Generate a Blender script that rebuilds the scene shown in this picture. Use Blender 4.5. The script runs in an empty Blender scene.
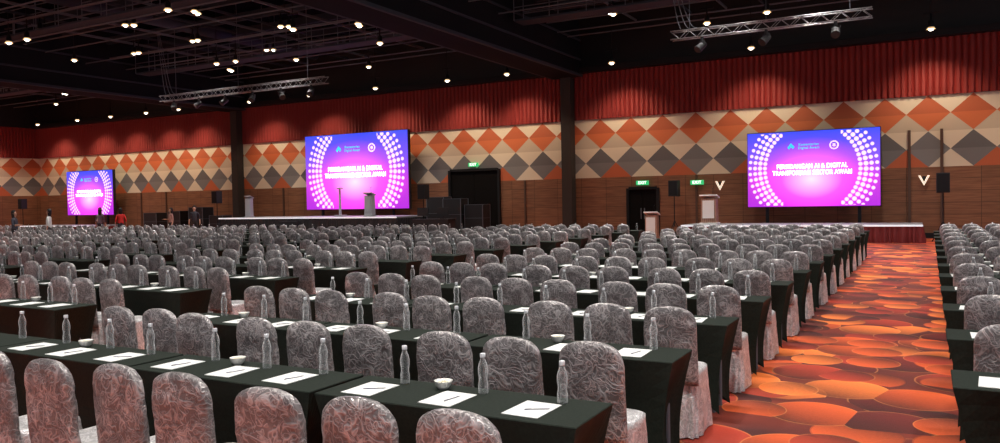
import bpy, bmesh, math, random
from mathutils import Vector, Matrix, noise
random.seed(7)
S = bpy.context.scene
LINK = S.collection.objects.link
S.view_settings.view_transform = 'Standard'

# ------------------------------------------------------------ camera
TH = math.radians(28.8); SN, CS = math.sin(TH), math.cos(TH)
H = 1.8; FPX = 780.0
cd = bpy.data.cameras.new("camera"); cam = bpy.data.objects.new("camera", cd); LINK(cam)
cd.sensor_width = 36; cd.lens = FPX / 1000 * 36; cd.clip_end = 300
pitch = math.atan(21.7 / FPX); roll = math.radians(1.1)
fwd = Vector((-SN * math.cos(pitch), CS * math.cos(pitch), -math.sin(pitch)))
right = Vector((CS, SN, 0)); up = right.cross(fwd)
R = Matrix((right, up, -fwd)).transposed()
R = R @ Matrix.Rotation(-roll, 3, 'Z')
cam.matrix_world = Matrix.Translation((0, 0, H)) @ R.to_4x4()
S.camera = cam

def proj(x, y):
    zc = -SN * x + CS * y; xc = CS * x + SN * y
    return (500 + FPX * xc / zc if zc > 0.3 else 9999, zc)

# ------------------------------------------------------------ materials
def mat(name, col=(.5, .5, .5), rough=.5, metal=0, emit=None, es=0, spec=None):
    m = bpy.data.materials.new(name); m.use_nodes = True
    b = m.node_tree.nodes['Principled BSDF']
    b.inputs['Base Color'].default_value = (*col, 1); b.inputs['Roughness'].default_value = rough
    b.inputs['Metallic'].default_value = metal
    if spec is not None: b.inputs['Specular IOR Level'].default_value = spec
    if emit: b.inputs['Emission Color'].default_value = (*emit, 1); b.inputs['Emission Strength'].default_value = es
    return m
def sock(nt, inp, v):
    if isinstance(v, bpy.types.NodeSocket): nt.links.new(v, inp)
    else: inp.default_value = v
def MA(nt, op, a, b=0.0, c=None):
    n = nt.nodes.new('ShaderNodeMath'); n.operation = op
    sock(nt, n.inputs[0], a); sock(nt, n.inputs[1], b)
    if c is not None: sock(nt, n.inputs[2], c)
    return n.outputs[0]
def MX(nt, f, a, b, mode='MIX'):
    n = nt.nodes.new('ShaderNodeMixRGB'); n.blend_type = mode
    sock(nt, n.inputs[0], f)
    for i, v in ((1, a), (2, b)): sock(nt, n.inputs[i], v if isinstance(v, bpy.types.NodeSocket) else (*v, 1))
    return n.outputs[0]
def ramp(nt, f, stops, interp='LINEAR'):
    n = nt.nodes.new('ShaderNodeValToRGB'); n.color_ramp.interpolation = interp
    e = n.color_ramp.elements
    while len(e) < len(stops): e.new(.5)
    for i, (p, c) in enumerate(stops): e[i].position = p; e[i].color = (*c, 1)
    nt.links.new(f, n.inputs[0]); return n.outputs[0]
def tex(nt, kind, vec=None, **kw):
    n = nt.nodes.new(kind)
    if vec is not None: nt.links.new(vec, n.inputs['Vector'])
    for k, v in kw.items():
        if k in n.inputs: sock(nt, n.inputs[k], v)
        else: setattr(n, k, v)
    return n
def bump(nt, h, st, dist=.01):
    n = nt.nodes.new('ShaderNodeBump'); n.inputs['Strength'].default_value = st; n.inputs['Distance'].default_value = dist
    nt.links.new(h, n.inputs['Height']); nt.links.new(n.outputs[0], nt.nodes['Principled BSDF'].inputs['Normal'])
def base(m): return m.node_tree.nodes['Principled BSDF'].inputs['Base Color']

# silver crushed satin
def satin(name, tint, lo, mid, hi):
    m = mat(name, (.4, .38, .38), .30, .3); nt = m.node_tree
    tc = nt.nodes.new('ShaderNodeTexCoord'); oi = nt.nodes.new('ShaderNodeObjectInfo')
    av = nt.nodes.new('ShaderNodeVectorMath'); av.operation = 'ADD'
    cb = nt.nodes.new('ShaderNodeCombineXYZ')
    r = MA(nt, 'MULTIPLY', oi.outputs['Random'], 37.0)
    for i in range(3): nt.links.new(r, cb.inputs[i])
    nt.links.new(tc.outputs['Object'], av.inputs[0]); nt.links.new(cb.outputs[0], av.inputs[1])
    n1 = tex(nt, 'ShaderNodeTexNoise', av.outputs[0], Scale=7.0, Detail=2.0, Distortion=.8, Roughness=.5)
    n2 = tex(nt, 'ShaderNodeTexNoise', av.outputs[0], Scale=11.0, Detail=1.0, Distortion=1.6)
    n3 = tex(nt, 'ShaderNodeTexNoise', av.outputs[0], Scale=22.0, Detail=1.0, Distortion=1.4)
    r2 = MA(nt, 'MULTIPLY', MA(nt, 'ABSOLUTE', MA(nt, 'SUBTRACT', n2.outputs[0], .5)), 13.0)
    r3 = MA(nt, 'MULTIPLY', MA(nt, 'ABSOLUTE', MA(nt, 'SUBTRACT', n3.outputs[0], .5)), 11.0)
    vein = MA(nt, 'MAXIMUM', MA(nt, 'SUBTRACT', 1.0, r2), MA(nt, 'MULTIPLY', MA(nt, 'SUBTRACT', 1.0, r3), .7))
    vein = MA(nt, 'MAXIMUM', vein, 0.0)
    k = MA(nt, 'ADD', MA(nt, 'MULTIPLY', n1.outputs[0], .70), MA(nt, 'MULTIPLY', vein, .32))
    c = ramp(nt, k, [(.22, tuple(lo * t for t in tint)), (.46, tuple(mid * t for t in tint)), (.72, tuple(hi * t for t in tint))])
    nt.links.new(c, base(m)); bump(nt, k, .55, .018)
    return m
M_back = satin("satin_backlit_tint", (1, .925, .92), .16, .26, .64)  # same silver satin, backlit shade of the chair backs put into the colour
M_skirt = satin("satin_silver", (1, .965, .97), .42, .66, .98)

M_black = mat("black_spandex", (.012, .016, .013), .7, spec=.2)
nt = M_black.node_tree
n = tex(nt, 'ShaderNodeTexNoise', nt.nodes.new('ShaderNodeTexCoord').outputs['Object'], Scale=60.0)
nt.links.new(ramp(nt, n.outputs[0], [(.3, (.010, .015, .011)), (.7, (.018, .025, .018))]), base(M_black))
M_paper = mat("paper", (.82, .82, .80), .7)
M_ink = mat("pen_plastic", (.18, .18, .22), .3)
M_cap = mat("bottle_cap", (.85, .87, .9), .25, .1)
M_china = mat("white_china", (.85, .84, .8), .15)
M_candy = mat("mint_sweets", (.8, .72, .5), .4)
M_dark = mat("black_steel", (.012, .012, .014), .6, 0, spec=.2)
M_pipe = mat("dark_grey_steel", (.12, .13, .155), .6, 0, spec=.3)
M_beam = mat("dark_beam_paint", (.042, .048, .062), .8, spec=.1)
M_bulk = mat("black_bulkhead_paint", (.013, .014, .017), .9, spec=.05)
M_col = mat("column_brown_grey", (.045, .036, .033), .7, spec=.2)
M_alu = mat("aluminium", (.34, .34, .35), .4, .8)
M_box = mat("black_textured_paint", (.013, .013, .015), .6)
M_lens = mat("lamp_lens", (1, 1, 1), .3, 0, (1, .93, .76), 8)
M_halo = mat("lamp_halo", (.6, .4, .15), .4, 0, (1, .65, .32), .7)  # glowing ring added to imitate the warm halo around each lens
M_glass = bpy.data.materials.new("clear_bottle"); M_glass.use_nodes = True
nt = M_glass.node_tree; nt.nodes.clear()
o = nt.nodes.new('ShaderNodeOutputMaterial'); mx = nt.nodes.new('ShaderNodeMixShader')
tr = nt.nodes.new('ShaderNodeBsdfTransparent'); tr.inputs[0].default_value = (.97, .99, .99, 1)
gl = nt.nodes.new('ShaderNodeBsdfPrincipled'); gl.inputs['Base Color'].default_value = (1, 1, 1, 1); gl.inputs['Roughness'].default_value = .1
gl.inputs['Specular IOR Level'].default_value = 1
lw = nt.nodes.new('ShaderNodeLayerWeight'); lw.inputs[0].default_value = .25
nt.links.new(MA(nt, 'ADD', MA(nt, 'MULTIPLY', lw.outputs['Facing'], 1.0), .05), mx.inputs[0])
nt.links.new(tr.outputs[0], mx.inputs[1]); nt.links.new(gl.outputs[0], mx.inputs[2]); nt.links.new(mx.outputs[0], o.inputs[0])

# carpet
M_carpet = mat("oval_pattern_carpet", (.5, .1, .03), .7); nt = M_carpet.node_tree
pos = nt.nodes.new('ShaderNodeNewGeometry').outputs['Position']
col = ramp(nt, tex(nt, 'ShaderNodeTexNoise', pos, Scale=1.2).outputs[0], [(.3, (.07, .008, .005)), (.7, (.24, .025, .008))])
fine = tex(nt, 'ShaderNodeTexNoise', pos, Scale=40.0, Detail=2.0)
for i, (sc, off, thr) in enumerate([(1.1, 0, .46), (1.35, 5.3, .44), (1.15, 11.7, .42), (1.45, 31.9, .38)]):
    mp = nt.nodes.new('ShaderNodeMapping'); mp.inputs['Location'].default_value = (off, off * .7, 0)
    nt.links.new(pos, mp.inputs[0])
    v = tex(nt, 'ShaderNodeTexVoronoi', mp.outputs[0], Scale=sc, voronoi_dimensions='2D', Randomness=.8)
    sp = nt.nodes.new('ShaderNodeSeparateColor'); nt.links.new(v.outputs['Color'], sp.inputs[0])
    sv = nt.nodes.new('ShaderNodeVectorMath'); sv.operation = 'SUBTRACT'
    nt.links.new(mp.outputs[0], sv.inputs[0]); nt.links.new(v.outputs['Position'], sv.inputs[1])
    sy = nt.nodes.new('ShaderNodeSeparateXYZ'); nt.links.new(sv.outputs[0], sy.inputs[0])
    gy = MA(nt, 'MULTIPLY', MA(nt, 'MULTIPLY_ADD', sy.outputs[0], .5, sy.outputs[1]), sc / thr)
    if i % 2: gy = MA(nt, 'MULTIPLY', gy, -1.0)
    c = ramp(nt, sp.outputs[0], [(0, (.12, .010, .006)), (.2, (.36, .028, .009)), (.44, (.58, .078, .012)), (.72, (.78, .17, .028)), (.9, (.18, .013, .007))], 'CONSTANT')
    dn = MA(nt, 'DIVIDE', v.outputs['Distance'], thr)
    sh = MA(nt, 'ADD', MA(nt, 'MULTIPLY_ADD', gy, .60, .68), MA(nt, 'MULTIPLY', fine.outputs[0], .35))
    c = MX(nt, 1.0, c, sh, 'MULTIPLY')
    rim = MA(nt, 'MULTIPLY', MA(nt, 'GREATER_THAN', dn, .965), .35)
    c = MX(nt, rim, c, (.9, .36, .10) if i % 3 != 1 else (.05, .006, .004))
    f = MA(nt, 'MULTIPLY', MA(nt, 'LESS_THAN', dn, 1.0), MA(nt, 'MULTIPLY', MA(nt, 'LESS_THAN', sp.outputs[1], .74), .90))
    col = MX(nt, f, col, c)
nt.links.new(col, base(M_carpet)); bump(nt, tex(nt, 'ShaderNodeTexNoise', pos, Scale=180.0).outputs[0], .3, .004)

# patterned wall
M_wall = mat("wood_and_triangle_wall", (.5, .3, .2), .6); nt = M_wall.node_tree
pos = nt.nodes.new('ShaderNodeNewGeometry').outputs['Position']
sx = nt.nodes.new('ShaderNodeSeparateXYZ'); nt.links.new(pos, sx.inputs[0])
s = MA(nt, 'ADD', sx.outputs[0], sx.outputs[1]); z = sx.outputs[2]
p = MA(nt, 'DIVIDE', s, 1.5); q = MA(nt, 'DIVIDE', MA(nt, 'SUBTRACT', z, 2.75), 1.375)
a = MA(nt, 'ADD', p, q); b = MA(nt, 'SUBTRACT', p, q)
fa = MA(nt, 'FLOOR', a); fb = MA(nt, 'FLOOR', b); L = MA(nt, 'SUBTRACT', fa, fb)
upper = MA(nt, 'GREATER_THAN', MA(nt, 'SUBTRACT', a, b), L)
par = MA(nt, 'GREATER_THAN', MA(nt, 'MODULO', MA(nt, 'ADD', fa, 1000.0), 2.0), .5)
OR, CR, GR, TN = (.60, .145, .05), (.70, .59, .46), (.17, .16, .165), (.56, .45, .34)
OD = (.48, .11, .042)
L4 = CR
L3 = MX(nt, upper, OR, OD)
L2 = MX(nt, upper, CR, TN)
L1 = MX(nt, par, MX(nt, upper, GR, (.13, .12, .125)), MX(nt, upper, (.21, .20, .20), GR))
L0 = MX(nt, par, OD, CR)
pat = L0
for k, c in ((.5, L1), (1.5, L2), (2.5, L3), (3.5, L4)):
    pat = MX(nt, MA(nt, 'GREATER_THAN', L, k), pat, c)
cw = nt.nodes.new('ShaderNodeCombineXYZ'); nt.links.new(s, cw.inputs[0]); nt.links.new(z, cw.inputs[1])
mpp = nt.nodes.new('ShaderNodeMapping'); mpp.inputs['Scale'].default_value = (.6, 9, 1); nt.links.new(cw.outputs[0], mpp.inputs[0])
gr = tex(nt, 'ShaderNodeTexNoise', mpp.outputs[0], Scale=2.0, Detail=5.0)
wood = ramp(nt, gr.outputs[0], [(.3, (.17, .068, .034)), (.7, (.30, .128, .064))])
br = tex(nt, 'ShaderNodeTexBrick', cw.outputs[0], Scale=1.0)
br.inputs['Brick Width'].default_value = 1.25; br.inputs['Row Height'].default_value = .46; br.offset = 0
br.inputs['Mortar Size'].default_value = .012; br.inputs['Color1'].default_value = (1, 1, 1, 1); br.inputs['Color2'].default_value = (.8, .8, .8, 1); br.inputs['Mortar'].default_value = (.4, .4, .4, 1)
wood = MX(nt, 1.0, wood, br.outputs[0], 'MULTIPLY')
col = MX(nt, MA(nt, 'GREATER_THAN', z, 2.75), wood, pat)
col = MX(nt, MA(nt, 'GREATER_THAN', z, 5.5), col, (.008, .007, .008))
nt.links.new(col, base(M_wall))

M_red = mat("red_pleated_fabric", (.22, .014, .011), .7)
M_skr = mat("maroon_stage_skirt", (.16, .010, .010), .7)
M_ceil = mat("black_ceiling", (.006, .007, .010), .95, spec=0)
M_stage = mat("stage_deck", (.25, .25, .27), .4)
M_strip = mat("white_stage_edge", (.8, .8, .8), .4, 0, (.9, .92, 1), .6)
M_woodl = mat("lectern_wood", (.28, .11, .05), .4); nt = M_woodl.node_tree
wv = tex(nt, 'ShaderNodeTexWave', nt.nodes.new('ShaderNodeTexCoord').outputs['Object'], Scale=4.0, Distortion=4.0)
nt.links.new(ramp(nt, wv.outputs[0], [(0, (.30, .15, .10)), (1, (.46, .26, .18))]), base(M_woodl))
M_white = mat("white_laminate", (.8, .78, .75), .35)
M_greyl = mat("pale_grey_laminate", (.42, .42, .44), .35)
M_door = mat("dark_doorway_panel", (.005, .004, .004), .8, spec=.1)
M_green = mat("exit_sign_green", (.02, .3, .1), .4, 0, (.04, .6, .2), .8)
M_glow = mat("glowing_white", (1, 1, 1), .4, 0, (1, 1, 1), 1.6)
M_sconce = mat("sconce_glow", (1, .9, .8), .4, 0, (1, .85, .65), .7)

# ------------------------------------------------------------ helpers
def mesh_from(name, verts, faces, mats, smooth=False, mi=None):
    me = bpy.data.meshes.new(name); me.from_pydata([tuple(v) for v in verts], [], faces)
    if not isinstance(mats, (list, tuple)): mats = [mats]
    for m in mats: me.materials.append(m)
    if mi: me.polygons.foreach_set('material_index', mi)
    if smooth: me.polygons.foreach_set('use_smooth', [True] * len(me.polygons))
    me.update(); return me
def add(name, data, parent=None, loc=(0, 0, 0), rot=(0, 0, 0), label=None, cat=None, group=None, kind=None):
    o = bpy.data.objects.new(name, data); LINK(o); o.location = loc; o.rotation_euler = rot
    if parent: o.parent = parent
    if label: o["label"] = label
    if cat: o["category"] = cat
    if group: o["group"] = group
    if kind: o["kind"] = kind
    return o
class G:
    """geometry accumulator"""
    def __init__(s): s.v = []; s.f = []; s.mi = []
    def box(s, c, d, m=0, tx=1, ty=1):
        n = len(s.v)
        for dz in (-1, 1):
            kx, ky = (tx, ty) if dz > 0 else (1, 1)
            for dx, dy in ((-1, -1), (1, -1), (1, 1), (-1, 1)):
                s.v.append((c[0] + dx * kx * d[0] / 2, c[1] + dy * ky * d[1] / 2, c[2] + dz * d[2] / 2))
        for f in ((0, 3, 2, 1), (4, 5, 6, 7), (0, 1, 5, 4), (1, 2, 6, 5), (2, 3, 7, 6), (3, 0, 4, 7)):
            s.f.append(tuple(n + i for i in f)); s.mi.append(m)
        return s
    def cyl(s, p, q, r, r2=None, seg=12, m=0):
        p = Vector(p); q = Vector(q); r2 = r if r2 is None else r2
        d = (q - p).normalized(); u = d.orthogonal().normalized(); w = d.cross(u); n = len(s.v)
        for c, rr in ((p, r), (q, r2)):
            for i in range(seg):
                t = 2 * math.pi * i / seg; s.v.append(c + u * rr * math.cos(t) + w * rr * math.sin(t))
        for i in range(seg):
            j = (i + 1) % seg; s.f.append((n + i, n + j, n + seg + j, n + seg + i)); s.mi.append(m)
        s.f.append(tuple(n + i for i in reversed(range(seg)))); s.mi.append(m)
        s.f.append(tuple(n + seg + i for i in range(seg))); s.mi.append(m)
        return s
    def lathe(s, prof, seg=16, m=0, c=(0, 0, 0), caps=True):
        n = len(s.v)
        for r, z in prof:
            for i in range(seg):
                t = 2 * math.pi * i / seg; s.v.append((c[0] + r * math.cos(t), c[1] + r * math.sin(t), c[2] + z))
        for k in range(len(prof) - 1):
            for i in range(seg):
                j = (i + 1) % seg; s.f.append((n + k * seg + i, n + k * seg + j, n + (k + 1) * seg + j, n + (k + 1) * seg + i)); s.mi.append(m)
        if caps:
            s.f.append(tuple(n + i for i in reversed(range(seg)))); s.mi.append(m)
            k = len(prof) - 1; s.f.append(tuple(n + k * seg + i for i in range(seg))); s.mi.append(m)
        return s
    def merge(s, o, dx=0, dy=0, dz=0, ang=0, moff=0):
        n = len(s.v); c, si = math.cos(ang), math.sin(ang)
        s.v += [(v[0] * c - v[1] * si + dx, v[0] * si + v[1] * c + dy, v[2] + dz) for v in o.v]
        s.f += [tuple(n + i for i in f) for f in o.f]; s.mi += [m + moff for m in o.mi]
        return s
    def mesh(s, name, mats, smooth=False, bev=0):
        me = mesh_from(name, s.v, s.f, mats, smooth, s.mi)
        if bev:
            bm = bmesh.new(); bm.from_mesh(me)
            bmesh.ops.bevel(bm, geom=list(bm.edges), offset=bev, segments=2, affect='EDGES', profile=.7)
            bm.to_mesh(me); bm.free()
        return me
def boxm(name, c, d, m, bev=0.0): return G().box(c, d).mesh(name, m, bev=bev)

def clone(root, loc, rotz, with_children=True):
    c = root.copy(); c.location = loc; c.rotation_euler = (0, 0, rotz); LINK(c)
    if with_children:
        for ch in root.children:
            d = ch.copy(); d.parent = c; LINK(d)
            for g in ch.children:
                e = g.copy(); e.parent = d; LINK(e)
    return c

# ------------------------------------------------------------ room
XL, XR, YB, YF, ZC = -58, 9, 34.5, -9, 11
fl = mesh_from("floor", [(XL - .2, YF, 0), (XR, YF, 0), (XR, YB + .2, 0), (XL - .2, YB + .2, 0)], [(0, 1, 2, 3)], M_carpet)
add("floor", fl, kind="structure", label="red and orange oval patterned carpet")
add("ceiling", boxm("ceiling", ((XL + XR) / 2, (YB + YF) / 2, ZC + .1), (XR - XL + .4, YB - YF + .4, .2), M_ceil), kind="structure", label="black painted open ceiling")
add("wall_back", boxm("wall_back", ((XL + XR) / 2, YB + .1, ZC / 2), (XR - XL + .4, .2, ZC), M_wall), kind="structure", label="wood panelled wall with orange, cream and grey triangle band")
add("wall_left", boxm("wall_left", (XL - .1, (YB + YF) / 2, ZC / 2), (.2, YB - YF, ZC), M_wall), kind="structure", label="wood panelled side wall with triangle band")
def corrug(L0, L1, pitch=.23, dep=.08):
    pts = []; x = L0
    while x < L1:
        pts.append((x, 0)); pts.append((x + pitch * .3, dep)); pts.append((x + pitch * .7, dep)); x += pitch
    pts.append((L1, 0)); return pts
def strip(pts, fx, z0, z1, name):
    v = []
    for a_, d_ in pts: v += [fx(a_, d_, z0), fx(a_, d_, z1)]
    f = [(2 * i, 2 * i + 2, 2 * i + 3, 2 * i + 1) for i in range(len(pts) - 1)]
    return mesh_from(name, v, f, M_red)
add("trim_1", strip(corrug(XL, XR), lambda a_, d_, z_: (a_, YB - .05 - d_, z_), 5.5, 7.7, "trim_1"), kind="structure", label="dark red pleated fabric band")
add("trim_2", strip(corrug(YF, YB), lambda a_, d_, z_: (XL + .05 + d_, a_, z_), 5.5, 7.7, "trim_2"), kind="structure", label="dark red pleated fabric band")
tn = 3
def trim(c, d, m, lab):
    global tn
    add("trim_%d" % tn, boxm("trim", c, d, m), kind="structure", label=lab); tn += 1
for bx in (-15, -37):
    trim((bx, 15.4, 9.25), (1.3, 37.6, 3.5), M_bulk, "black partition bulkhead under the ceiling")
    trim((bx, 34.15, 3.75), (.5, .5, 7.5), M_col, "dark square column against the wall")
    for e in (-1, 1):
        trim((bx + e * .72, 15.4, 7.56), (.12, 37.6, .12), M_beam, "steel partition track rail")
        trim((bx + e * .69, 15.4, 8.3), (.06, 37.6, .08), M_beam, "steel rail along the bulkhead")
        trim((bx + e * .69, 15.4, 9.2), (.06, 37.6, .08), M_beam, "steel rail along the bulkhead")
trim(((XL + XR) / 2, 34.2, 7.8), (XR - XL, .5, .25), M_dark, "black soffit above fabric band")
trim(((XL + XR) / 2, 34.45, .1), (XR - XL, .1, .2), M_dark, "black skirting board")
for yy in (5, 9, 13, 17, 20.9, 23, 25.3, 27.4, 29.6, 31.4):
    trim(((XL + XR) / 2, yy, 10.2), (XR - XL, .16, .34), M_beam, "dark ceiling beam")
for yy in (11, 13.4, 14.8, 16, 17, 18.3, 19.3, 21.1, 22.1, 24.1, 25.4, 26.3, 28.5, 29.5, 30.6, 31.7, 32.8):
    zz = 9.35 - random.choice((0, .2, .45))
    add("trim_%d" % tn, G().cyl((XL, yy, zz), (XR, yy, zz), .03, seg=8).mesh("trim", M_pipe), kind="structure", label="dark steel lighting pipe across the ceiling"); tn += 1
for i, xx in enumerate((4, 2.6, 1, -.4, -1.5, -3.5, -6, -7.5, -9, -11.5, -18, -20.3, -21.6, -23, -25.5, -26.8, -28, -31, -32.4, -34, -40, -41.3, -42.5, -45, -46.6, -48, -51, -54)):
    trim((xx, 12.5, 9.75), (.05, 43, .10), M_pipe if i % 2 else M_beam, "dark ceiling rail")
for xx in (-5, -19.3, -30, -43.7):
    add("trim_%d" % tn, G().cyl((xx, -6, 10.1), (xx, 33.5, 10.1), .3, seg=16).mesh("trim", M_beam, True), kind="structure", label="round dark air duct under the ceiling"); tn += 1
M_pil = mat("pilaster_wood", (.09, .045, .03), .5)
for px in (-9, -17.5, -33.6, -44, -46.5): trim((px, 34.46, 1.37), (.08, .08, 2.75), M_pil, "dark timber pilaster strip")
for px in (-.65, .45): trim((px, 34.44, 2.1), (.10, .1, 4.2), M_pil, "dark timber pilaster strip")
# catwalk
def catwalk(x0, x1, y, z_):
    r_ = add("ceiling_catwalk", None, loc=((x0 + x1) / 2, y, z_), label="black steel catwalk with railings under the ceiling", cat="catwalk", group="ceiling catwalks")
    L_ = x1 - x0
    add("walkway_deck", boxm("d", (0, 0, 0), (L_, .8, .08), M_beam), r_)
    g = G()
    for e in (-.4, .4):
        for zz in (.5, 1.0): g.cyl((-L_ / 2, e, zz), (L_ / 2, e, zz), .02, seg=6)
        for i in range(int(L_ / 1.5) + 1): g.cyl((-L_ / 2 + 1.5 * i, e, 0), (-L_ / 2 + 1.5 * i, e, 11 - z_ if i % 3 == 0 else 1.0), .018, seg=6)
    add("railing", g.mesh("r", M_pipe), r_)
catwalk(-36, -16, 27.0, 8.7); catwalk(-57, -38, 27.0, 8.7); catwalk(-14, 6, 27.3, 8.7); catwalk(-36, -16, 19.2, 9.0)

# doors
def door(i, x0, x1, h, lab):
    g = G(); w = x1 - x0; c = (x0 + x1) / 2
    g.box((x0 - .06, 34.42, h / 2), (.12, .16, h + .12), 1); g.box((x1 + .06, 34.42, h / 2), (.12, .16, h + .12), 1)
    g.box((c, 34.42, h + .06), (w, .16, .12), 1)
    for k in (0, 1):
        cx = x0 + w * (.25 + .5 * k); g.box((cx, 34.46, h / 2), (w / 2 - .02, .06, h), 0)
        g.box((c + (.08 if k else -.08), 34.40, 1.05), (.03, .05, .5), 2)
    add("door_%d" % i, g.mesh("door", [M_door, M_dark, M_pipe]), kind="structure", label=lab)
door(1, -21.8, -19.0, 3.3, "open double doorway, its dark inside painted as panels"); door(2, -12.1, -10.8, 2.15, "dark exit door")  # first door: near-black panels stand in for shade inside the open doorway

def text_mesh(txt, size, m, bold=0.0, fit=None):
    cu = bpy.data.curves.new("t", 'FONT'); cu.body = txt; cu.size = size; cu.align_x = 'CENTER'; cu.align_y = 'CENTER'; cu.offset = bold
    cu.extrude = .002; cu.space_character = 1.08
    o_ = bpy.data.objects.new("t", cu); LINK(o_); bpy.context.view_layer.update()
    me = bpy.data.meshes.new_from_object(o_.evaluated_get(bpy.context.evaluated_depsgraph_get()))
    bpy.data.objects.remove(o_); me.materials.clear(); me.materials.append(m)
    if fit:
        wd = max(v.co.x for v in me.vertices) - min(v.co.x for v in me.vertices)
        for v in me.vertices: v.co.x *= fit / wd
    return me
RX = (math.pi / 2, 0, 0)
for (x_, z_) in ((-20.4, 3.62), (-11.45, 2.45), (-8.95, 2.4)):
    sg = add("exit_sign", boxm("exit_sign", (0, 0, 0), (.58, .08, .2), M_green, .01), loc=(x_, 34.4, z_), label="green illuminated exit sign on the panelled wall", cat="exit sign", group="exit signs")
    add("sign_lettering", text_mesh("EXIT", .18, M_glow, .003), sg, (0, -.045, 0), RX)
# V sconces
for x_ in (-7.95, -.15):
    g = G()
    for e in (-1, 1):
        n0 = len(g.v)
        for yy in (-.06, .02):
            g.v += [(0, yy, -.22), (e * .20, yy, .18), (e * .12, yy, .18), (0, yy, -.08)]
        g.f += [(n0, n0 + 1, n0 + 2, n0 + 3), (n0 + 4, n0 + 7, n0 + 6, n0 + 5)] + [(n0 + i, n0 + 4 + i, n0 + 4 + (i + 1) % 4, n0 + (i + 1) % 4) for i in range(4)]
        g.mi += [0] * 6
    sc_ = add("wall_sconce", g.mesh("wall_sconce", M_sconce), loc=(x_, 34.4, 2.25), label="white V shaped wall light on wood panelling", cat="wall light", group="wall lights")
    add("mounting_plate", boxm("mounting_plate", (0, .05, 0), (.12, .06, .3), M_dark), sc_)

# ------------------------------------------------------------ LED screens
def screen_mat(w, h):
    m = bpy.data.materials.new("led_picture"); m.use_nodes = True; nt = m.node_tree; b_ = nt.nodes['Principled BSDF']
    tc = nt.nodes.new('ShaderNodeTexCoord'); sp = nt.nodes.new('ShaderNodeSeparateXYZ'); nt.links.new(tc.outputs['Object'], sp.inputs[0])
    x = MA(nt, 'DIVIDE', sp.outputs[0], w / 2); zz = MA(nt, 'DIVIDE', sp.outputs[2], h / 2)
    zs = MA(nt, 'ADD', zz, .28)
    r = MA(nt, 'SQRT', MA(nt, 'ADD', MA(nt, 'MULTIPLY', x, x), MA(nt, 'MULTIPLY', MA(nt, 'MULTIPLY', zs, zs), .8)))
    c1 = ramp(nt, r, [(0, (1, .80, 1)), (.2, (1, .45, .90)), (.46, (.92, .08, .68)), (.76, (.32, .02, .62)), (1, (.03, .015, .42))])
    t = MA(nt, 'MULTIPLY_ADD', zz, .5, .5)
    c2 = ramp(nt, t, [(0, (.75, .01, .55)), (.35, (1, .05, .60)), (.65, (.34, .12, .95)), (1, (.02, .10, .90))])
    c = MX(nt, .38, c1, c2)
    rho = MA(nt, 'DIVIDE', MA(nt, 'SQRT', MA(nt, 'ADD', MA(nt, 'MULTIPLY', sp.outputs[0], sp.outputs[0]), MA(nt, 'MULTIPLY', sp.outputs[2], sp.outputs[2]))), h)
    th = MA(nt, 'ARCTAN2', sp.outputs[2], sp.outputs[0])
    kf = MA(nt, 'DIVIDE', MA(nt, 'SUBTRACT', rho, .56), .065)
    ki = MA(nt, 'FLOOR', kf)
    dr = MA(nt, 'MULTIPLY', MA(nt, 'SUBTRACT', MA(nt, 'FRACT', kf), .5), .065)
    NN = 60
    dt = MA(nt, 'MULTIPLY', MA(nt, 'MULTIPLY', MA(nt, 'SUBTRACT', MA(nt, 'FRACT', MA(nt, 'MULTIPLY', MA(nt, 'ADD', th, 7.0), NN / 6.2832)), .5), 6.2832 / NN), rho)
    dd = MA(nt, 'SQRT', MA(nt, 'ADD', MA(nt, 'MULTIPLY', dr, dr), MA(nt, 'MULTIPLY', dt, dt)))
    size = MA(nt, 'SUBTRACT', .032, MA(nt, 'MULTIPLY', MA(nt, 'ABSOLUTE', MA(nt, 'SUBTRACT', ki, 1.0)), .003))
    mr = nt.nodes.new('ShaderNodeMapRange'); mr.interpolation_type = 'SMOOTHSTEP'
    nt.links.new(MA(nt, 'SUBTRACT', size, dd), mr.inputs[0]); mr.inputs[1].default_value = -.002; mr.inputs[2].default_value = .010
    dot = mr.outputs[0]
    for cond in (MA(nt, 'GREATER_THAN', rho, .56), MA(nt, 'LESS_THAN', rho, .82), MA(nt, 'LESS_THAN', MA(nt, 'ABSOLUTE', zz), .97), MA(nt, 'GREATER_THAN', MA(nt, 'ABSOLUTE', x), .44)):
        dot = MA(nt, 'MULTIPLY', dot, cond)
    c = MX(nt, MA(nt, 'MULTIPLY', dot, .82), c, (1, .66, .92))
    b_.inputs['Base Color'].default_value = (.01, .01, .01, 1); nt.links.new(c, b_.inputs['Emission Color']); b_.inputs['Emission Strength'].default_value = 1.7
    return m
M_dot = mat("led_white", (1, 1, 1), .4, 0, (.85, .6, .85), 1.0)
M_cyan = mat("led_cyan", (0, 1, 1), .4, 0, (.03, .42, .95), 1.2)
M_title = mat("led_title_white", (1, 1, 1), .4, 0, (1, 1, 1), 3)
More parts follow.
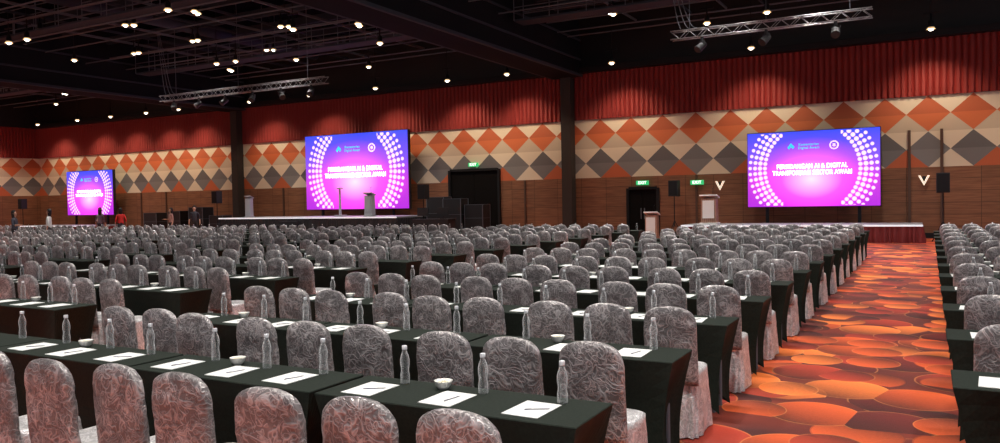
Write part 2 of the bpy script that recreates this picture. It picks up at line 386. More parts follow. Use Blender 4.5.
def led(cx, zb, w, h, y, lab):
    root = add("led_screen", None, loc=(cx, y, 0), label=lab, cat="screen", group="stage led screens")
    zc = zb + h / 2
    add("screen_casing", boxm("screen_casing", (0, .16, zc), (w + .06, .2, h + .06), M_box, .01), root)
    g = G()
    for e in (-1, 1): g.box((e * w * .35, .15, zb / 2), (.12, .12, zb)); g.box((e * w * .35, .15, .03), (.5, .6, .06))
    add("support_frame", g.mesh("support_frame", M_dark), root)
    add("display_panel", boxm("display_panel", (0, 0, 0), (w, .06, h), screen_mat(w, h)), root, (0, .03, zc))
    add("title_lettering", text_mesh("PERSIDANGAN AI & DIGITAL\nTRANSFORMASI SEKTOR AWAM", h * .085, M_title, h * .0016, w * .60), root, (0, -.012, zc - h * .01), RX)
    g = G()
    ax, az = -.17, .29
    for (ox, oz) in ((0, 0), (.3, .6), (.6, .1)):
        n0 = len(g.v); rr = h * .022
        for i in range(4): g.v.append((ax * w + ox * .08 * h + rr * math.cos(i * 1.571), -.01, az * h + oz * .05 * h + rr * 1.2 * math.sin(i * 1.571)))
        g.f.append(tuple(n0 + i for i in range(4))); g.mi.append(0)
    add("leaf_emblem", g.mesh("leaf_emblem", M_cyan), root, (0, 0, zc))
    add("emblem_lettering", text_mesh("Kementerian\nDigital Awam", h * .045, M_cyan, h * .0006), root, (-.02 * w, -.012, zc + h * .30), RX)
    g = G()
    for i in range(20):
        t = i * math.pi / 10
        for rr in (h * .058, h * .042): g.v.append((.17 * w + rr * math.cos(t), -.01, .3 * h + rr * math.sin(t)))
    for i in range(20): j = (i + 1) % 20; g.f.append((2 * i, 2 * j, 2 * j + 1, 2 * i + 1)); g.mi.append(0)
    n0 = len(g.v)
    for i in range(10):
        rr = h * (.030 if i % 2 else .014); t = i * math.pi / 5 + math.pi / 2; g.v.append((.17 * w + rr * math.cos(t), -.01, .3 * h + rr * math.sin(t)))
    g.f.append(tuple(n0 + i for i in range(10))); g.mi.append(0)
    add("round_crest", g.mesh("round_crest", M_dot), root, (0, 0, zc))
led(-4.1, 1.3, 4.95, 3.02, 33.4, "purple led screen with dotted arcs behind low red stage")
led(-27.3, 1.45, 7.0, 4.1, 33.4, "large purple led screen behind the main stage")
led(-50.5, 1.3, 4.95, 3.02, 33.4, "purple led screen beside the side wall")

# stages
def stage(x0, x1, y0, y1, h, lab, skirtm):
    r_ = add("stage", None, loc=((x0 + x1) / 2, y0, 0), label=lab, cat="stage")
    w = x1 - x0; d = y1 - y0
    add("stage_deck", boxm("stage_deck", (0, d / 2, h - .05), (w, d, .1), M_stage), r_)
    add("edge_strip", boxm("edge_strip", (0, -.03, h - .035), (w + .06, .04, .06), M_strip), r_)
    v = []; path = []
    def run(ax, ay, bx_, by_, nx, ny):
        L_ = math.hypot(bx_ - ax, by_ - ay); n_ = int(L_ / .04)
        for i in range(n_ + 1):
            t = i / n_; o_ = math.sin(i * math.pi / 2.5 + 1.5 * math.sin(i * .37))
            path.append((ax + (bx_ - ax) * t, ay + (by_ - ay) * t, nx, ny, o_))
    run(-w / 2, d - .05, -w / 2, 0, -1, 0); run(-w / 2, 0, w / 2, 0, 0, -1); run(w / 2, 0, w / 2, d - .05, 1, 0)
    for (a_, b_, nx, ny, o_) in path:
        lo, hi = .08 + .05 * o_, .02 + .012 * o_
        v += [(a_ + nx * lo, b_ + ny * lo, .005), (a_ + nx * hi, b_ + ny * hi, h - .07)]
    add("stage_skirt", mesh_from("stage_skirt", v, [(2 * i, 2 * i + 2, 2 * i + 3, 2 * i + 1) for i in range(len(path) - 1)], skirtm), r_)
    return r_
stage(-8.7, -.2, 31, 33.0, .65, "low stage with red pleated skirt and white edge", M_skr)
stage(-34, -22.1, 30, 33.0, 1.1, "main stage with black skirt and white edge", M_box)
stage(-54.5, -46.5, 31, 33.0, .65, "low side stage with red pleated skirt", M_skr)
def steps(x, y, n_, h, lab):
    r_ = add("stage_steps", None, loc=(x, y, 0), label=lab, cat="steps")
    for i in range(n_):
        hh = h * (i + 1) / (n_ + 1); add("step", boxm("step", (0, -.3 * (n_ - i) + .1, hh / 2), (1.2, .3, hh), M_box), r_)
steps(-28.5, 29.8, 5, 1.1, "black steps up to the main stage")

def lectern(x, y, z_, ang, lab, front, top, sc=1):
    r_ = add("lectern", None, loc=(x, y, z_), rot=(0, 0, ang), label=lab, cat="lectern"); r_.scale = (sc, sc, 1)
    g = G().box((0, 0, .55), (.62, .42, .98), 0, .94, .9); add("lectern_body", g.mesh("b", front, bev=.01), r_)
    add("lectern_base", boxm("b", (0, 0, .03), (.72, .52, .06), top, .008), r_)
    add("slanted_top", boxm("t", (0, 0, 0), (.72, .52, .05), top, .008), r_, (0, 0, 1.12), (-.22, 0, 0))
    add("sign_panel", boxm("p", (0, -.235, .60), (.46, .02, .72), top), r_)
    g = G().cyl((.12, .05, 1.14), (.12, -.02, 1.42), .008).cyl((.12, -.02, 1.42), (.12, .06, 1.46), .016)
    add("microphone", g.mesh("m", M_dark), r_)
lectern(-7.8, 31.9, .65, 0, "wooden lectern with white panel on the low stage", M_woodl, M_white)
lectern(-10.0, 31.2, 0, 0, "small wooden lectern with pale top standing on the carpet", M_woodl, M_white, .82)
lectern(-24.6, 31.2, 1.1, 0, "pale grey lectern on the main stage", M_greyl, M_greyl, .75)
lectern(-33.2, 31.4, 1.1, .1, "pale grey lectern at the end of the main stage", M_greyl, M_greyl, .6)
g = G().box((0, 0, .04), (.5, .4, .08)).box((0, 0, .75), (.12, .08, 1.35), 0, .7, .7).box((0, 0, 1.45), (.26, .2, .06))
add("display_pillar", g.mesh("pillar", M_greyl, bev=.008), loc=(-26.6, 31.3, 1.1), label="slim pale display pillar on the main stage", cat="display stand")

def speaker(x, y, z0, lab, top=2.4):
    r_ = add("loudspeaker", None, loc=(x, y, z0), label=lab, cat="speaker", group="speakers on stands")
    g = G().box((0, 0, top - .35), (.42, .4, .7), 0); add("speaker_cabinet", g.mesh("c", M_box, bev=.015), r_)
    add("speaker_grille", boxm("gr", (0, -.206, top - .35), (.36, .012, .62), M_dark), r_)
    g = G().cyl((0, 0, .5), (0, 0, top - .7), .02)
    for k in range(3):
        t = k * 2.094 + .5; g.cyl((0, 0, .75), (.4 * math.cos(t), .4 * math.sin(t), .015), .014)
    add("speaker_stand", g.mesh("s", M_dark), r_)
speaker(-9.75, 33.6, 0, "black loudspeaker on tripod beside the low stage", 2.5)
speaker(.45, 31.6, 0, "black loudspeaker on tripod beside the low stage", 2.45)
speaker(-21.2, 31.0, 0, "black loudspeaker on tripod beside the main stage", 2.6)
speaker(-35.3, 31.0, 0, "black loudspeaker on tripod beside the main stage", 2.6)
speaker(-55.6, 31.8, 0, "black loudspeaker on tripod beside the side stage", 2.5)

def roadcase(x, y, w, d, h, z0=0, lab="black road case with metal edges by the wall"):
    r_ = add("road_case", None, loc=(x, y, z0), label=lab, cat="equipment case", group="black road cases")
    add("case_body", boxm("c", (0, 0, h / 2 + .05), (w, d, h - .1), M_box, .01), r_)
    g = G()
    for zz in (.06, h * .6, h): g.box((0, 0, zz - .01), (w + .02, d + .02, .02))
    for ex in (-1, 1):
        for ey in (-1, 1): g.box((ex * w / 2, ey * d / 2, h / 2 + .03), (.03, .03, h - .06))
    add("metal_edging", g.mesh("e", M_pipe), r_)
    for ex in (-1, 1):
        for ey in (-1, 1): add("castor", G().cyl((-.02, 0, 0), (.02, 0, 0), .03).mesh("k", M_dark), r_, (ex * w * .4, ey * d * .35, .03))
roadcase(-21.3, 32.5, 1.0, .7, 2.0); roadcase(-20.15, 32.2, 1.0, .7, 1.9); roadcase(-19.05, 32.4, 1.0, .7, 1.6)
roadcase(-36.5, 32.3, 1.1, .7, 1.2); roadcase(-38.4, 32.5, 1.2, .8, 1.7); roadcase(-40.1, 32.3, 1.0, .7, 1.5)
roadcase(-43.2, 33, 1.2, .8, 1.4); roadcase(3.3, 33.2, 1.0, .7, 1.0)
# control desk with monitor
dk = add("control_desk", None, loc=(-20.0, 30.0, 0), label="black control desk with monitors beside main stage", cat="desk")
g = G().box((0, 0, .95), (2.0, .7, .06)).box((0, -.32, .5), (2.0, .04, .9))
for e in (-1, 1): g.box((e * .97, 0, .46), (.05, .66, .92))
add("desk_frame", g.mesh("d", M_box), dk)
for e in (-.6, .5):
    mo = add("monitor", boxm("m", (0, 0, .33), (.62, .04, .38), M_box, .008), dk, (e, .05, .98)); add("monitor_stand", G().cyl((0, .03, 0), (0, .03, .2), .02).box((0, .03, .008), (.24, .18, .016)).mesh("s", M_dark), mo)

# ------------------------------------------------------------ trusses
def truss(x0, x1, y, z_, lab, m=None, h=.13):
    m = m or M_alu
    r_ = add("lighting_truss", None, loc=((x0 + x1) / 2, y, z_), label=lab, cat="lighting truss", group="aluminium trusses")
    L_ = x1 - x0; g = G(); g2 = G()
    for a_ in (-h, h):
        for b_ in (-h, h): g.cyl((-L_ / 2, a_, b_), (L_ / 2, a_, b_), .018, seg=8)
    n_ = int(L_ / .28)
    for i in range(n_):
        xa = -L_ / 2 + L_ * i / n_; xb = -L_ / 2 + L_ * (i + 1) / n_; e = 1 if i % 2 else -1
        for a_ in (-h, h): g2.cyl((xa, a_, -h * e), (xb, a_, h * e), .009, seg=6); g2.cyl((xa, -h * e, a_), (xb, h * e, a_), .009, seg=6)
    add("main_chords", g.mesh("c", m, True), r_); add("lattice_braces", g2.mesh("l", m, True), r_)
    for xx in (-L_ * .4, 0, L_ * .4): add("hanging_cable", G().cyl((0, 0, h), (0, 0, 11 - z_), .010, seg=6).mesh("w", M_pipe), r_, (xx, 0, 0))
    for k in range(3):   # slack power cable loops at the end of the truss
        g = G(); prev = None
        for i in range(17):
            t = i / 16; pt = (-L_ / 2 - .2 + t * (.5 + .25 * k), .05 * k, 3.2 - 3.0 * t - (1.1 + .25 * k) * math.sin(math.pi * t) * t * .6)
            if prev: g.cyl(prev, pt, .016, seg=6)
            prev = pt
        add("power_cable", g.mesh("pc", M_pipe, True), r_)
    hd = G().cyl((0, 0, -.0), (0, 0, -.16), .05).box((0, 0, -.16), (.26, .1, .06)).cyl((-.02, .08, -.2), (.04, -.18, -.42), .11, .13)
    ms = hd.mesh("head", M_box)
    k = max(3, int(L_ / 1.5))
    for i in range(k):
        add("moving_head_light", ms, r_, (-L_ / 2 + L_ * (i + .5) / k, 0, -h), (0, 0, random.uniform(-1, 1)))
M_alu2 = mat("dull_aluminium", (.22, .22, .23), .45, .7)
truss(-7.3, -1.4, 25.1, 7.0, "silver lattice truss hung over the low stage")
truss(-32, -21.8, 25.0, 6.9, "long silver lattice truss hung before the main stage", M_alu2)
truss(-53, -47, 25.1, 7.0, "silver lattice truss hung near the side wall", M_alu2)

# ------------------------------------------------------------ ceiling lights
GX = [2.2 - 4.4 * i for i in range(14)]
GX = [x for x in GX if abs(x + 15) > 1.3 and abs(x + 37) > 1.3]
lamp = bpy.data.lights.new("lamp", 'SPOT'); lamp.energy = 1180; lamp.spot_size = 1.7; lamp.spot_blend = .8; lamp.shadow_soft_size = .2; lamp.color = (1, .955, .905)
lamp_w = bpy.data.lights.new("wash_lamp", 'SPOT'); lamp_w.energy = 480; lamp_w.spot_size = 1.8; lamp_w.spot_blend = .8; lamp_w.shadow_soft_size = .12; lamp_w.color = (1, .80, .56)
hous = G().lathe([(.10, -.05), (.10, .0), (.09, .2), (.03, .24), (.03, .5)], 12).mesh("housing", M_dark, True)
lensm = G().lathe([(.02, -.15), (.055, -.14), (.08, -.115), (.09, -.07), (.09, -.05)], 12).mesh("lens", M_lens, True)
halom = G().lathe([(.09, -.03), (.145, -.09), (.15, -.09), (.10, -.02)], 14, caps=False).mesh("halo_ring", M_halo, True)
def mk_fix(loc, lampdata, tilt=0, grp="ceiling spotlights", heads=(-.17, .17), lab="black twin ceiling spotlight glowing warm white"):
    r_ = add("ceiling_spotlight", None, loc=loc, label=lab, cat="spotlight", group=grp)
    add("bracket", boxm("br", (0, 0, .5), (.5, .06, .05), M_dark), r_)
    for e in heads:
        hh = add("housing", hous, r_, (e, 0, 0)); add("lens", lensm, hh); add("halo_ring", halom, hh)
    add("hanger_rod", G().cyl((0, 0, .5), (0, 0, 11 - loc[2]), .015, seg=6).mesh("r", M_dark), r_)
    if lampdata: add("lamp", lampdata, r_, (0, 0, -.25), (tilt, 0, 0))
    return r_
proto = mk_fix((GX[0], 2.5, 9.2), lamp)
first = True
for y_ in (-3.5, 2.5, 8.3, 14.2, 20.3, 24.6, 29):
    for i, x_ in enumerate(GX):
        if y_ < 2 and x_ < -34: continue
        if first and y_ == 2.5 and i == 0: first = False; continue
        clone(proto, (x_ + random.uniform(-.7, .7), y_ + random.uniform(-.8, .8), 9.2 + random.uniform(-.3, .3)), random.choice((0, .6, 1.57, 2.1)))
ps = mk_fix((-5.2, 30.2, 8.6), None, 0, "single ceiling spotlights", (0,), "small black ceiling spotlight glowing warm white")
for k in range(34):
    x_ = -55 + 57 * ((k * .618) % 1); y_ = random.choice((18.3, 22.3, 26.0, 27.9, 30.9))
    if abs(x_ + 15) < 1.3 or abs(x_ + 37) < 1.3: continue
    clone(ps, (x_, y_, 8.6 + random.uniform(-.2, .1)), 0)
pw = mk_fix((.1, 32.4, 7.75), lamp_w, .40, "wall washing spotlights", (0,), "small black wall washing spotlight glowing warm white")
for x_ in (5, -6.2, -12.1, -17.3, -20.6, -25, -29.5, -34, -40, -43, -46.5, -50, -54.5):
    clone(pw, (x_, 32.4, 7.75), 0)
for y_ in (10, 15, 20, 25, 30):
    clone(pw, (-55.8, y_, 7.75), math.pi / 2)

# ------------------------------------------------------------ chairs
def back_g(seed, NP=32, NZ=22, amp=.007):
    g = G(); zt = .985; z0 = .40
    for j in range(NZ + 1):
        t = j / NZ; t2 = 1 - (1 - t) ** 1.6; zz = z0 + (zt - z0) * t2
        k = max(0, (zz - .83) / (zt - .83)); w = (.203 - .008 * t2) * (max(0, 1 - k ** 2.8)) ** (1 / 2.6)
        dd = .032 * (max(0.02, 1 - k ** 4)) ** .5; yo = -.07 * (zz - .45)
        w = max(w, .02)
        for i in range(NP):
            a_ = 2 * math.pi * i / NP; c, s_ = math.cos(a_), math.sin(a_)
            x = w * math.copysign(abs(c) ** .40, c); y = dd * math.copysign(abs(s_) ** .7, s_) + yo
            nv = noise.noise(Vector((x * 12 + seed * 9, y * 14, zz * 9))); nv2 = 1 - 2 * abs(noise.noise(Vector((x * 17 + seed * 5, 3, zz * 13))))
            g.v.append((x + nv * amp * .4, y + (nv * amp + nv2 * amp * .8 * (-1 if s_ < 0 else 1)), zz))
    for j in range(NZ):
        for i in range(NP):
            k = (i + 1) % NP; g.f.append((j * NP + i, j * NP + k, (j + 1) * NP + k, (j + 1) * NP + i)); g.mi.append(0)
    g.f.append(tuple(NZ * NP + i for i in range(NP))); g.mi.append(0)
    g.f.append(tuple(reversed(range(NP)))); g.mi.append(0)
    return g
def skirt_g(seed, NP=84, NZ=10):
    g = G()
    prof = [(.495, .55), (.497, .9), (.485, .985), (.46, 1.0)] + [(.46 - .45 * k / NZ, 1.0) for k in range(1, NZ + 1)]
    for j, (zz, sc) in enumerate(prof):
        d = max(0, (.46 - zz) / .45)
        for i in range(NP):
            a_ = 2 * math.pi * i / NP; c, s_ = math.cos(a_), math.sin(a_)
            x = .190 * math.copysign(abs(c) ** .4, c) * sc; y = .215 * math.copysign(abs(s_) ** .4, s_) * sc
            fo = noise.noise(Vector((c * 3.2 + seed * 7, s_ * 3.2, zz * 1.2))) * .6 + .6 * math.sin(a_ * 14 + seed * 2 + 2.5 * noise.noise(Vector((c, s_, zz * 3))))
            k = d ** .7 * (.004 + .022 * fo) + .004 * noise.noise(Vector((x * 30, y * 30, zz * 30 + seed)))
            fy = .32 if s_ > 0 else .12
            g.v.append(((x * (1 + .05 * d)) + c * k, y * (1 + fy * d ** 1.3) + s_ * k * 1.6 + .215, zz))
    for j in range(len(prof) - 1):
        for i in range(NP):
            k = (i + 1) % NP; g.f.append((j * NP + k, j * NP + i, (j + 1) * NP + i, (j + 1) * NP + k)); g.mi.append(1)
    g.f.append(tuple(range(NP))); g.mi.append(1)
    return g
chair_lab = "banquet chair with crushed silver satin cover at black table"
protos = []
for sd in range(4):
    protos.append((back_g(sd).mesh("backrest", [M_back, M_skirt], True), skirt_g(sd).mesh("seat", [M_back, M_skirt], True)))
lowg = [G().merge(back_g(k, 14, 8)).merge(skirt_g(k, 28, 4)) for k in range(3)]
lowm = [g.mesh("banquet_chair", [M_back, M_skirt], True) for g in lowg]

# ------------------------------------------------------------ tables
TL, TD, TP = 1.57, .48, 1.61
def table_g(NS=14, NL=8):
    per = []
    hx, hy = TL / 2, TD / 2
    corners = [(-hx, -hy), (hx, -hy), (hx, hy), (-hx, hy)]; nr = [(0, -1), (1, 0), (0, 1), (-1, 0)]
    g = G()
    for e in range(4):
        a_, b_ = corners[e], corners[(e + 1) % 4]
        for i in range(NS):
            t = i / NS; per.append((a_[0] + (b_[0] - a_[0]) * t, a_[1] + (b_[1] - a_[1]) * t, nr[e], t, e))
    n_ = len(per)
    for j in range(NL + 1):
        d = j / NL
        for (x, y, nn, t, e) in per:
            bow = math.sin(math.pi * t) ** .7; dep = (.11 if e in (0, 2) else .09) * bow * math.sin(math.pi * min(1, d * .62))
            zb = .01 + (.16 if e in (0, 2) else .12) * bow
            zz = .745 - (.745 - zb) * d
            cv = math.sin(math.pi * min(1, d * .75))
            g.v.append((x * (1 - .05 * d - .07 * cv) - nn[0] * dep, y * (1 - .10 * d - .12 * cv) - nn[1] * dep, zz))
    for j in range(NL):
        for i in range(n_):
            k = (i + 1) % n_; g.f.append((j * n_ + k, j * n_ + i, (j + 1) * n_ + i, (j + 1) * n_ + k)); g.mi.append(0)
    n0 = len(g.v)
    for (x, y, nn, t, e) in per: g.v.append((x * .995, y * .985, .75))
    for i in range(n_): k = (i + 1) % n_; g.f.append((n0 + k, n0 + i, i, k)); g.mi.append(0)
    g.f.append(tuple(n0 + i for i in range(n_))); g.mi.append(0)
    return g
tg = table_g(); tmesh = tg.mesh("tablecloth", M_black); tg2 = table_g(6, 4); tmesh2 = tg2.mesh("conference_table", M_black)
legm = G().cyl((0, 0, 0.002), (0, 0, .7), .018, seg=10).mesh("leg", M_pipe)

NR = 14; Y0 = 3.74; DY = 1.55
tables = []
starts = [-1.42 - 6.5 * i for i in range(7)]
for k in range(NR):
    yr = Y0 + DY * k
    for bi, sx_ in enumerate(starts):
        nt_ = 4 if (k == 0 and bi == 0) else 3
        for j in range(nt_):
            if k == 0 and bi == 1: continue
            tables.append((sx_ - TL / 2 - j * TP + random.uniform(-.01, .01), yr - TD / 2, k, 0))
    for j in range(2):
        tables.append((.11 + TL / 2 + j * TP, yr - TD / 2 + random.uniform(-.02, .02), k, 1))
vis = []
for (x, y, k, rb) in tables:
    us = [proj(x + e, y)[0] for e in (-.85, .85)]; zc = proj(x, y)[1]
    if max(us) < -5 or min(us) > 1003 or zc < .8: continue
    vis.append((zc, x, y, k, rb))
vis.sort()
tlab = "long conference table in fitted black stretch cloth"
tproto = None; fproto = None
chairs = []; bottles = []; papers = []; bowls = []; tstuff = G(); nts = 0
for idx, (zc, x, y, k, rb) in enumerate(vis):
    if idx < 45:
        if tproto is None:
            tproto = add("conference_table", None, loc=(x, y, 0), label=tlab, cat="table", group="black conference tables")
            add("tablecloth", tmesh, tproto)
            for ex in (-1, 1):
                for ey in (-1, 1): add("leg", legm, tproto, (ex * .64, ey * .12, 0))
        else: clone(tproto, (x, y, 0), 0)
    elif idx < 300:
        if fproto is None: fproto = add("conference_table", tmesh2, loc=(x, y, 0), label=tlab, cat="table", group="black conference tables")
        else: clone(fproto, (x, y, 0), 0, False)
    else: tstuff.merge(tg2, x, y); nts += 1
    for c in (-1, 0, 1):
        cx = x + (.10 if k == 0 else .03) + c * .487; cy = y + TD / 2 - 1.14
        chairs.append((proj(cx, cy)[1], cx + random.uniform(-.005, .005), cy + random.uniform(-.07, .01), random.uniform(-.035, .035)))
        bottles.append((zc, x + c * .5 + .07 + random.uniform(-.03, .03), y + TD / 2 - .09 + random.uniform(-.02, .02)))
        if zc < 13: papers.append((zc, x + c * .5 - .04 + random.uniform(-.02, .02), y - .04 + random.uniform(-.02, .02), random.uniform(-.1, .1)))
    if zc < 22: bowls.append((zc, x - .18, y + TD / 2 - .1))
if nts: add("conference_tables_distant", tstuff.mesh("ts", M_black), label="rows of black clothed conference tables", cat="tables", kind="stuff", group="black conference tables")

chairs = sorted(c for c in chairs if -25 < proj(c[1], c[2])[0] < 1025)
cps = {}; stuff = G()
for i, (zc, x, y, a_) in enumerate(chairs):
    if i < 130:
        v = i % 4
        if v not in cps:
            cps[v] = add("banquet_chair", None, loc=(x, y, 0), rot=(0, 0, a_), label=chair_lab, cat="chair", group="satin covered banquet chairs")
            add("backrest", protos[v][0], cps[v]); add("seat", protos[v][1], cps[v])
        else: clone(cps[v], (x, y, 0), a_)
    elif i < 300:
        v = 10 + i % 3
        if v not in cps: cps[v] = add("banquet_chair", lowm[v - 10], loc=(x, y, 0), rot=(0, 0, a_), label=chair_lab, cat="chair", group="satin covered banquet chairs")
        else: clone(cps[v], (x, y, 0), a_, False)
    else: stuff.merge(lowg[i % 3], x, y, 0, a_)
if stuff.v: add("banquet_chairs_distant", stuff.mesh("cs", [M_back, M_skirt], True), label="many rows of silver satin covered banquet chairs", cat="chairs", kind="stuff", group="satin covered banquet chairs")
print("CHAIRS", len(chairs), "TABLES", len(vis))

# bottles
prof = [(.025, 0), (.028, .006), (.028, .05), (.024, .07), (.024, .09), (.028, .11), (.028, .14), (.022, .165), (.0135, .185), (.0125, .2)]
bb = G().lathe(prof, 14); cc = G().lathe([(.015, .197), (.0155, .2), (.0155, .217), (.014, .22)], 12)
bbm = bb.mesh("bottle_body", M_glass, True); ccm = cc.mesh("bottle_cap", M_cap, True)
bl = G().merge(G().lathe([(.027, 0), (.03, .01), (.026, .08), (.03, .13), (.014, .185), (.014, .198)], 8)).merge(G().lathe([(.0165, .198), (.0165, .22)], 8), moff=1)
blm = bl.mesh("water_bottle", [M_glass, M_cap], True)
bp = bp2 = None; bs = G(); bottles.sort()
bottles = [b_ for b_ in bottles if -10 < proj(b_[1], b_[2])[0] < 1010]
for i, (zc, x, y) in enumerate(bottles):
    lab = "clear water bottle with silver cap on black table"
    if i < 90:
        if not bp:
            bp = add("water_bottle", None, loc=(x, y, .75), label=lab, cat="bottle", group="water bottles on tables"); add("bottle_body", bbm, bp); add("bottle_cap", ccm, bp)
        else: clone(bp, (x, y, .75), 0)
    elif i < 300:
        if not bp2: bp2 = add("water_bottle", blm, loc=(x, y, .75), label=lab, cat="bottle", group="water bottles on tables")
        else: clone(bp2, (x, y, .75), 0, False)
    else: bs.merge(bl, x, y, .75)
if bs.v: add("water_bottles_distant", bs.mesh("bs", [M_glass, M_cap], True), label="many clear water bottles on black tables", cat="bottles", kind="stuff", group="water bottles on tables")
# papers + pens
pm = G().box((0, 0, .0015), (.2, .27, .003)).mesh("paper_sheet", M_paper)
penm = G().cyl((-.065, 0, .003), (.05, 0, .003), .0025, seg=8).cyl((.05, 0, .003), (.065, 0, .003), .0025, .0008, seg=8).box((-.045, 0, .006), (.03, .0015, .0012)).mesh("pen", M_ink)
pp1 = pe1 = None
for i, (zc, x, y, a_) in enumerate(sorted(papers)):
    if not -15 < proj(x, y)[0] < 1015: continue
    if not pp1: pp1 = add("notepaper", pm, loc=(x, y, .751), rot=(0, 0, a_), label="white note paper lying on black table", cat="paper", group="note papers")
    else: clone(pp1, (x, y, .751), a_, False)
    if zc < 8:
        r = random.uniform(.5, 1.5)
        if not pe1: pe1 = add("pen", penm, loc=(x + .03, y, .7542), rot=(0, 0, r), label="slim dark pen lying on note paper", cat="pen", group="pens on note papers")
        else: clone(pe1, (x + .03, y, .7542), r, False)
# bowls
bw = G().lathe([(.026, 0), (.03, .004), (.043, .02), (.052, .045), (.053, .047), (.049, .045), (.04, .02), (.02, .014)], 20).mesh("bowl_shell", M_china, True)
sw = G()
for k in range(7): sw.lathe([(.004, -.01), (.011, -.005), (.011, .005), (.004, .01)], 6, c=(.022 * math.cos(k * 1.05) * (k > 0), .022 * math.sin(k * 1.05) * (k > 0), .032))
swm = sw.mesh("mint_sweets", M_candy, True)
b0 = None
for (zc, x, y) in sorted(bowls):
    if not -10 < proj(x, y)[0] < 1010: continue
    if not b0:
        b0 = add("sweet_bowl", None, loc=(x, y, .75), label="small white china bowl of mints on table", cat="bowl", group="sweet bowls"); add("bowl_shell", bw, b0); o_ = add("mint_sweets", swm, b0); o_["kind"] = "stuff"
    else: clone(b0, (x, y, .75), 0)

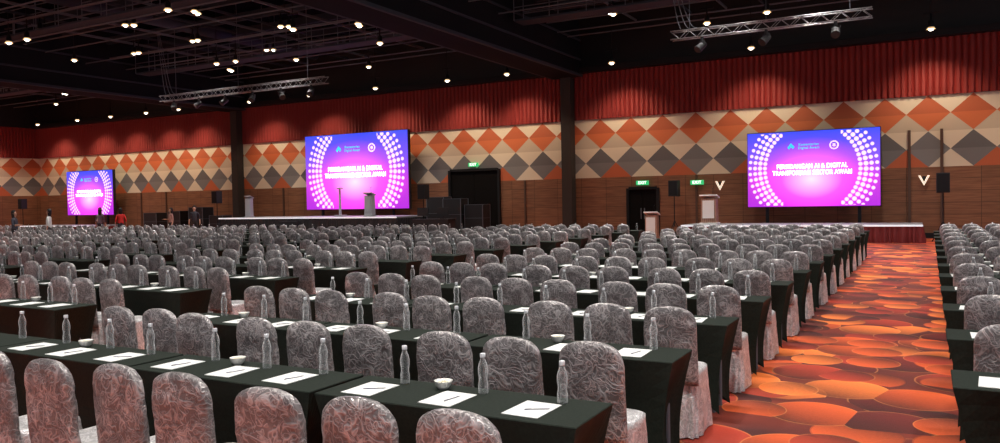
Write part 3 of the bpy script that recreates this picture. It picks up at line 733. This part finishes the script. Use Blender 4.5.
# ------------------------------------------------------------ people
SKIN = mat("skin", (.48, .27, .18), .5); HAIR = mat("black_hair", (.012, .01, .01), .5)
def person(loc, rotz, scale, shirt, trouser, pose, lab, longhair=True):
    Msh = mat("shirt", shirt, .7); Mtr = mat("trousers", trouser, .7); Msho = mat("shoes", (.02, .02, .02), .5)
    V = []; E = []; Rr = []; tag = []
    def j(p, r, par=None, t=0):
        V.append(Vector(p)); Rr.append(r); tag.append(t)
        if par is not None: E.append((par, len(V) - 1))
        return len(V) - 1
    hz = .92
    pel = j((0, 0, hz), .125, None, 1); wa = j((0, .01, hz + .16), .115, pel, 2); ch = j((0, 0, hz + .36), .13, wa, 2)
    nb = j((0, 0, hz + .52), .06, ch, 2); nk = j((0, .01, hz + .58), .05, nb, 0)
    jaw = j((0, .025, hz + .64), .065, nk, 0); hd = j((0, .01, hz + .715), .085, jaw, 0); j((0, 0, hz + .77), .06, hd, 0)
    j((0, .105, hz + .68), .012, jaw, 0)
    for e in (-1, 1):
        hip = j((e * .09, 0, hz - .05), .09, pel, 1)
        fy = (.22 * e if pose == 'walk' else .02 * e)
        kn = j((e * .1, fy * .5 + .02, .49), .06, hip, 1); an = j((e * .1, fy, .09), .042, kn, 1)
        ft = j((e * .11, fy + .07, .045), .04, an, 3); j((e * .115, fy + .17, .03), .03, ft, 3)
        sh = j((e * .18, 0, hz + .47), .058, ch, 2)
        if pose == 'bent' and e > 0: el = j((e * .24, .03, hz + .2), .042, sh, 2); wr = j((e * .17, .27, hz + .22), .028, el, 0); hv = Vector((-e * .2, .9, 0))
        else: el = j((e * .25, -.02, hz + .19), .042, sh, 2); wr = j((e * .27, .05, hz - .04), .028, el, 0); hv = Vector((0, .15, -1))
        hv.normalize(); pw_ = V[wr]; side = Vector((0, 1, 0)) if abs(hv.z) > .5 else Vector((0, 0, 1)).cross(hv)
        pa = j(pw_ + hv * .05, .028, wr, 0)
        for fi in range(4):
            o_ = (fi - 1.5) * .018; L_ = (.055, .068, .07, .06)[3 - fi]
            f1 = j(pw_ + hv * .085 + side * o_, .009, pa, 0); j(pw_ + hv * (.085 + L_) + side * o_ * 1.2 + Vector((-e * .015, 0, 0)), .007, f1, 0)
        t1 = j(pw_ + hv * .04 + side * .035, .01, pa, 0); j(pw_ + hv * .075 + side * .05, .008, t1, 0)
    me = bpy.data.meshes.new("body"); me.from_pydata(V, E, [])
    ob = bpy.data.objects.new("tmp", me); LINK(ob)
    ob.modifiers.new("s", 'SKIN')
    for i, sv in enumerate(me.skin_vertices[0].data): sv.radius = (Rr[i] * (1.25 if i in (wa, ch) else 1), Rr[i]); sv.use_root = (i == 0)
    ob.modifiers.new("u", 'SUBSURF').levels = 1
    bpy.context.view_layer.update()
    m2 = bpy.data.meshes.new_from_object(ob.evaluated_get(bpy.context.evaluated_depsgraph_get())); bpy.data.objects.remove(ob)
    m2.materials.clear()
    for q_ in (SKIN, Mtr, Msh, Msho): m2.materials.append(q_)
    for p_ in m2.polygons:
        c = p_.center; best = 9; bt = 0
        for a_, b_ in E:
            A, B = V[a_], V[b_]; ab = B - A; t = max(0, min(1, (c - A).dot(ab) / max(ab.dot(ab), 1e-9))); d = (c - A - ab * t).length - .5 * (Rr[a_] * (1 - t) + Rr[b_] * t)
            if d < best: best = d; bt = tag[b_] if t > .25 or tag[a_] == tag[b_] else tag[a_]
        p_.material_index = bt; p_.use_smooth = True
    r_ = add("person", m2, loc=loc, rot=(0, 0, rotz), label=lab, cat="person"); r_.scale = (scale,) * 3
    bm = bmesh.new(); bmesh.ops.create_uvsphere(bm, u_segments=16, v_segments=10, radius=.098)
    for v in bm.verts:
        v.co.y -= .014; v.co.z *= 1.12
        if v.co.y > .03 and v.co.z < .05: v.co.y = .03
        if longhair and v.co.z < -.02 and v.co.y < .04: v.co.z -= .14 if v.co.z < -.06 else .05
    hm = bpy.data.meshes.new("hair"); bm.to_mesh(hm); bm.free(); hm.materials.append(HAIR)
    for p_ in hm.polygons: p_.use_smooth = True
    add("hair", hm, r_, (0, .0, hz + .735))
    for e in (-1, 1):
        add("eye", G().lathe([(.002, -.008), (.009, 0), (.002, .008)], 8).mesh("eye", HAIR, True), r_, (e * .03, .088, hz + .705))
        add("ear", G().lathe([(.004, -.025), (.014, 0), (.004, .025)], 8).mesh("ear", SKIN, True), r_, (e * .086, .0, hz + .69))
AX = -33.15
person((AX, 18.6, 0), -.9, 1.0, (.05, .05, .07), (.02, .02, .025), 'bent', "person in dark clothes standing between table rows")
person((AX + .25, 19.9, 0), 2.4, 1.02, (.7, .68, .66), (.05, .05, .06), 'stand', "person with long black hair and pale shirt standing")
person((-36.9, 26.1, 0), 1.2, 1.0, (.65, .03, .025), (.03, .03, .04), 'walk', "person in red top walking past last row")
person((-38.9, 26.3, 0), .4, .98, (.16, .12, .15), (.03, .03, .04), 'stand', "person in dark grey top standing beyond last row")
person((-34.9, 27.6, 0), 2.8, .98, (.35, .2, .16), (.03, .03, .03), 'bent', "person in brown top standing near main stage")
person((-34.3, 28.6, 0), -2.5, 1.03, (.02, .02, .03), (.02, .02, .02), 'stand', "person in black clothes standing near main stage", False)
person((-40.2, 27.2, 0), -1.2, 1.03, (.55, .55, .58), (.03, .03, .03), 'stand', "person in light shirt standing near side wall", False)

# ------------------------------------------------------------ world
w = bpy.data.worlds.new("world"); S.world = w; w.use_nodes = True
w.node_tree.nodes['Background'].inputs[0].default_value = (.9, .9, 1, 1); w.node_tree.nodes['Background'].inputs[1].default_value = .40
